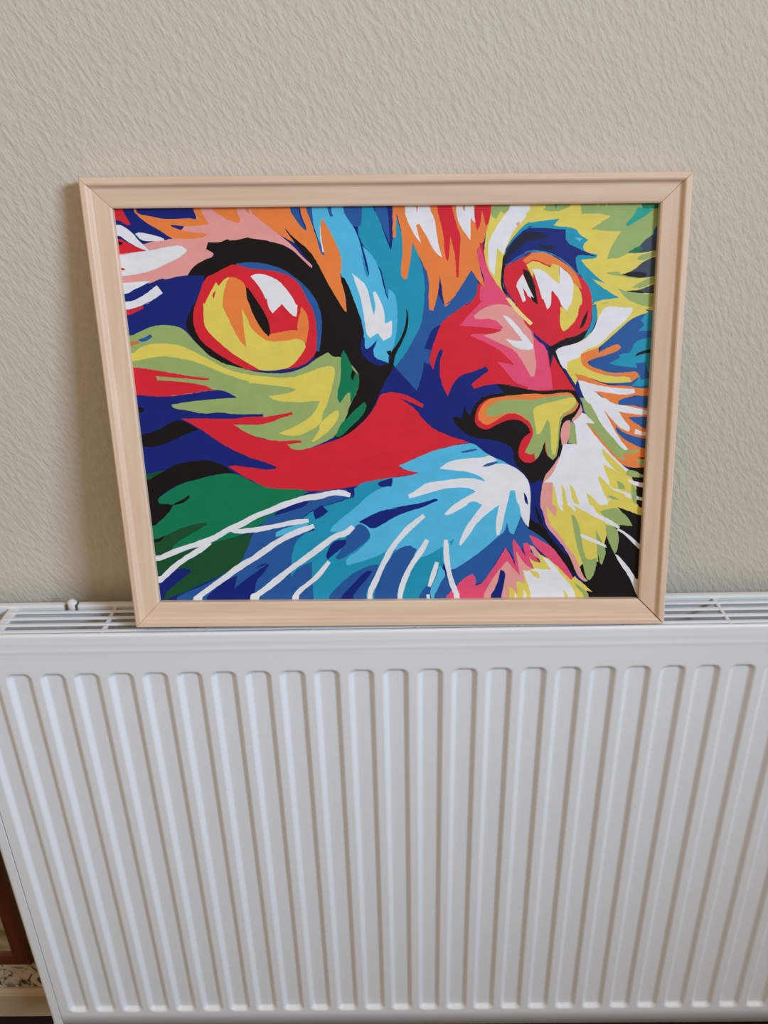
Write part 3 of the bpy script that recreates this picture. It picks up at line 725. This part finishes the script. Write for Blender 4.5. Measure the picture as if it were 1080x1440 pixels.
W 895,2831 957,2814 1051,2714 1123,2614 1170,2580 1133,2533 1137,2533 1023,2548 927,2632 1009,2615 1077,2614 994,2715
W 1093,2670 1165,2580 1169,2544 1110,2536 1064,2547
Y2 918,2973 952,2973 1069,2841 1156,2766 1140,2749 1059,2808 953,2924
Y2 1099,2808 1155,2758 1136,2745 1101,2771
O -38,3725 785,3722 767,3609 737,3506 717,3413 663,3382 676,3276 742,3057 680,3116 622,3202 547,3085 470,2967 392,2919 448,2939 404,2905 386,2973 356,3173 346,3033 303,2873 269,2881 263,2974 267,3142 200,3281 123,3429 112,3303 78,3138 45,3138 23,3187 45,3356 35,3513 -8,3658 -15,3472 -42,3472
R 318,3721 449,3720 483,3581 529,3477 520,3330 514,3143 495,3148 487,3310 441,3478 432,3310 422,3276 399,3311 386,3468 352,3613
R 644,3723 780,3722 762,3578 735,3553 700,3677 691,3569 665,3512 636,3611
R 684,3423 711,3418 737,3265 720,3308
W 57,3724 144,3708 161,3661 177,3720 242,3719 308,3624 325,3510 343,3406 374,3309 310,3354 243,3480 177,3579 155,3564 197,3423 145,3481 68,3626
W 481,3725 514,3714 558,3671 574,3722 625,3718 647,3578 608,3621 609,3443 539,3529 494,3612
W 367,1489 455,1557 596,1580 762,1588 820,1612 887,1563 822,1539 882,1527 953,1535 1061,1489 1159,1403 1196,1304 1205,1142 1196,931 1158,967 1119,1043 1103,1143 1078,1168 1056,1280 1014,1281 989,1144 973,1069 938,861 901,852 891,994 917,1145 882,1120 775,1033 705,958 658,869 569,752 556,781 608,921 655,996 761,1146 700,1184 640,1172 617,1135 449,1046 419,1061 472,1124 532,1173 698,1271 673,1296 577,1315 410,1304 231,1250 99,1211 87,1245 171,1300 254,1361 362,1372 647,1407 785,1366 754,1406 646,1456 468,1476
B 557,1644 642,1662 689,1670 713,1655 578,1629
B 752,1510 810,1540 895,1549 882,1530 788,1501
N 1135,1261 1166,1230 1184,1140 1150,1168
B 930,1886 934,2120 980,2119
K 479,1948 519,1960 566,1942 582,2070 600,2006 636,1971 658,2041 703,2098 680,2071 748,2140 955,2184 884,2242 1186,2188 1263,2176 1469,2197 1563,2179 1601,2109 1607,2049 1600,2021 1542,1922 1472,1914 1442,1822 1430,1607 1387,1510 1309,1401 1216,1341 1197,1353 1097,1476 1035,1550 1032,1646 995,1695 875,1744 663,1769 568,1830 509,1889
N 680,2071 748,2146 956,2170 942,2242 861,2248 792,2237 677,2198 633,2118
K 680,2065 748,2134 932,2167 861,2243 976,2239 979,2161 818,2125 726,2098
R 672,1935 704,2052 772,2109 818,2122 933,2138 1187,2161 1299,2146 1471,2170 1529,2156 1574,2086 1595,2056 1550,1986 1482,1963 1448,1928 1429,1846 1430,1607 1385,1559 1323,1608 1306,1728 1265,1596 1208,1536 1149,1537 1118,1549 1075,1598 1077,1682 1110,1765 1178,1812 1152,1872 1080,1926 987,1932 894,1898 802,1843 755,1843 696,1876
O 695,1947 738,2063 795,2109 818,2119 933,2138 1187,2161 1299,2146 1471,2170 1529,2156 1574,2086 1595,2056 1550,1986 1482,1963 1369,1882 1157,1907 1055,1984 962,1985 824,1892 766,1881
L 775,1981 797,2051 888,2097 981,2110 1189,2103 1127,2090 1300,2123 1506,2150 1561,2098 1575,2056 1537,2010 1470,1963 1438,1905 1430,1607 1385,1559 1323,1620 1311,1740 1265,1596 1231,1566 1217,1621 1186,1609 1132,1633 1170,1717 1207,1812 1162,1919 1054,1990 961,1991 858,1957 799,1957
Y 1188,2024 1245,2059 1394,2092 1542,2132 1573,2091 1537,2021 1435,1964 1422,1881 1416,1643 1400,1607 1370,1619 1352,1882 1320,1929 1268,1800 1233,1794 1203,1942
~W:53 -441,1246 -524,1275 -620,1270 -717,1239 -849,1228 -947,1195 -1057,1159 -1183,1106 -1325,1053 -1451,976 -1562,938 -1677,863 -1828,800 -1965,762 -2104,709 -2277,633
~W:47 -828,1008 -950,997 -1133,960 -1318,924 -1332,924 -1504,906 -1562,938
~W:53 -1748,806 -1857,729 -2038,620 -2130,543 -2265,412
~W:56 -782,957 -954,895 -1103,820 -1217,743 -1332,660 -1347,647 -1474,577 -1629,460 -1812,329 -1983,203
~W:56 -418,948 -492,879 -590,860 -715,759 -840,663 -1005,547 -1159,417 -1275,325 -1352,272 -1367,272 -1440,199
~W:47 -652,609 -748,479 -850,388 -939,322 -1032,196
~W:53 232,1050 87,925 -23,798 -97,683 -105,657 -167,540 -231,383 -269,317 -289,190
~W:53 263,815 209,706 111,564 37,394 -7,192
~W:47 357,595 321,471 284,352
~W:41 272,273 283,192
~W:50 434,814 442,639 469,483 507,350 578,193
"""


def stroke(pts, wd):
    p = [Vector(q) for q in pts]
    L, R = [], []
    for i in range(len(p)):
        d = (p[min(i + 1, len(p) - 1)] - p[max(i - 1, 0)]).normalized()
        nrm = Vector((-d.y, d.x))
        k = wd / 2 * (1 + 0.16 * math.sin(i * 2.3)) * (0.75 if i in (0, len(p) - 1) else 1)
        L.append(p[i] + nrm * k)
        R.append(p[i] - nrm * k)
    return L + R[::-1]


def smooth(pts):
    out = []
    n = len(pts)
    for i in range(n):
        a, b_, c = Vector(pts[i - 1]), Vector(pts[i]), Vector(pts[(i + 1) % n])
        u, v = a - b_, c - b_
        if u.length < 1e-7 or v.length < 1e-7:
            continue
        if u.dot(v) / (u.length * v.length) > -0.35:
            out.append(b_)
        else:
            out.append(b_ + u * 0.25)
            out.append(b_ + v * 0.25)
    return out


def ragged(pts):
    """hand-painted edge: subdivide and wobble by a fraction of a millimetre"""
    out = []
    n = len(pts)
    for i in range(n):
        a, b_ = pts[i], pts[(i + 1) % n]
        k = max(1, int((b_ - a).length / 0.0022))
        d = b_ - a
        nr = Vector((-d.y, d.x))
        if nr.length > 0:
            nr.normalize()
        for j in range(k):
            q = a + d * (j / k)
            if j:
                q = q + nr * noise.noise(Vector((q.x * 900, q.y * 900, i))) * 0.0005
            out.append(q)
    return out


xa, xb, ya, yb = -CXW + 0.0002, CXW - 0.0002, CY0 + 0.0002, CY1 - 0.0002
OX, OY0, OY1 = W_ / 2 - B1, B1, H_ - B1


def clampc(q):
    y = q.y
    x = q.x - SH * y
    if x < -OX + 0.0022: x = min(x, xa) if x < xa else xa
    if x > OX - 0.0010: x = xb
    if y < OY0 + 0.0022: y = ya
    if y > OY1 - 0.0022: y = yb
    x = min(max(x, xa), xb)
    y = min(max(y, ya), yb)
    return Vector((x + SH * y, y))


polys = []


polys.append(('N', [Vector((x + SH * y, y)) for x, y in ((xa, ya), (xb, ya), (xb, yb), (xa, yb))]))
for ln in PAINT.strip().splitlines():
    t = ln.split()
    if not t:
        continue
    c = t[0]
    wd = 0
    if c[0] == '~':
        c, wd = c[1:].split(':')
        wd = float(wd) * 1e-4
    pts = [Vector([float(q) * 1e-4 for q in s.split(',')]) for s in t[1:]]
    if wd:
        pts = stroke(pts, wd)
    pts = ragged(smooth(pts))
    pts = [clampc(p) for p in pts]
    cl = [pts[0]]
    for p in pts[1:]:
        if (p - cl[-1]).length > 2e-5:
            cl.append(p)
    if len(cl) > 2:
        polys.append((c, cl))
# cut the whole picture into one flat patchwork; the topmost patch gives each piece its colour
co, ed = [], []
for c, p in polys:
    n = len(co)
    co += [q * 1000 for q in p]
    ed += [(n + i, n + (i + 1) % len(p)) for i in range(len(p))]
vo_, ed_, fa_, _, _, _ = delaunay_2d_cdt(co, ed, [], 0, 1e-4)
V = np.array([(q.x, q.y) for q in vo_])
F = np.array([f for f in fa_ if len(f) == 3])
cen = V[F].mean(axis=1)
best = np.zeros(len(F), int)
for k, (c, p) in enumerate(polys):
    P = np.array([(q.x * 1000, q.y * 1000) for q in p])
    lo_, hi_ = P.min(0), P.max(0)
    sel = np.where((cen > lo_).all(1) & (cen < hi_).all(1))[0]
    if not len(sel):
        continue
    q = cen[sel]
    wn = np.zeros(len(sel), int)
    for i in range(len(P)):
        a, b_ = P[i - 1], P[i]
        side = (b_[0] - a[0]) * (q[:, 1] - a[1]) - (q[:, 0] - a[0]) * (b_[1] - a[1])
        wn += (a[1] <= q[:, 1]) & (b_[1] > q[:, 1]) & (side > 0)
        wn -= (a[1] > q[:, 1]) & (b_[1] <= q[:, 1]) & (side < 0)
    best[sel[wn != 0]] = k
fm = [idx[polys[k][0]] for k in best]
vs = [(a / 1000, b_ / 1000, NC) for a, b_ in V]
e1, e2 = V[F[:, 1]] - V[F[:, 0]], V[F[:, 2]] - V[F[:, 0]]
ccw = (e1[:, 0] * e2[:, 1] - e1[:, 1] * e2[:, 0]) > 0
fs = [tuple(int(i) for i in (f if s else f[::-1])) for f, s in zip(F, ccw)]
pl = obj('paint_layer', vs, fs, None, cv, mats=paints, fm=fm)
bpy.context.view_layer.update()
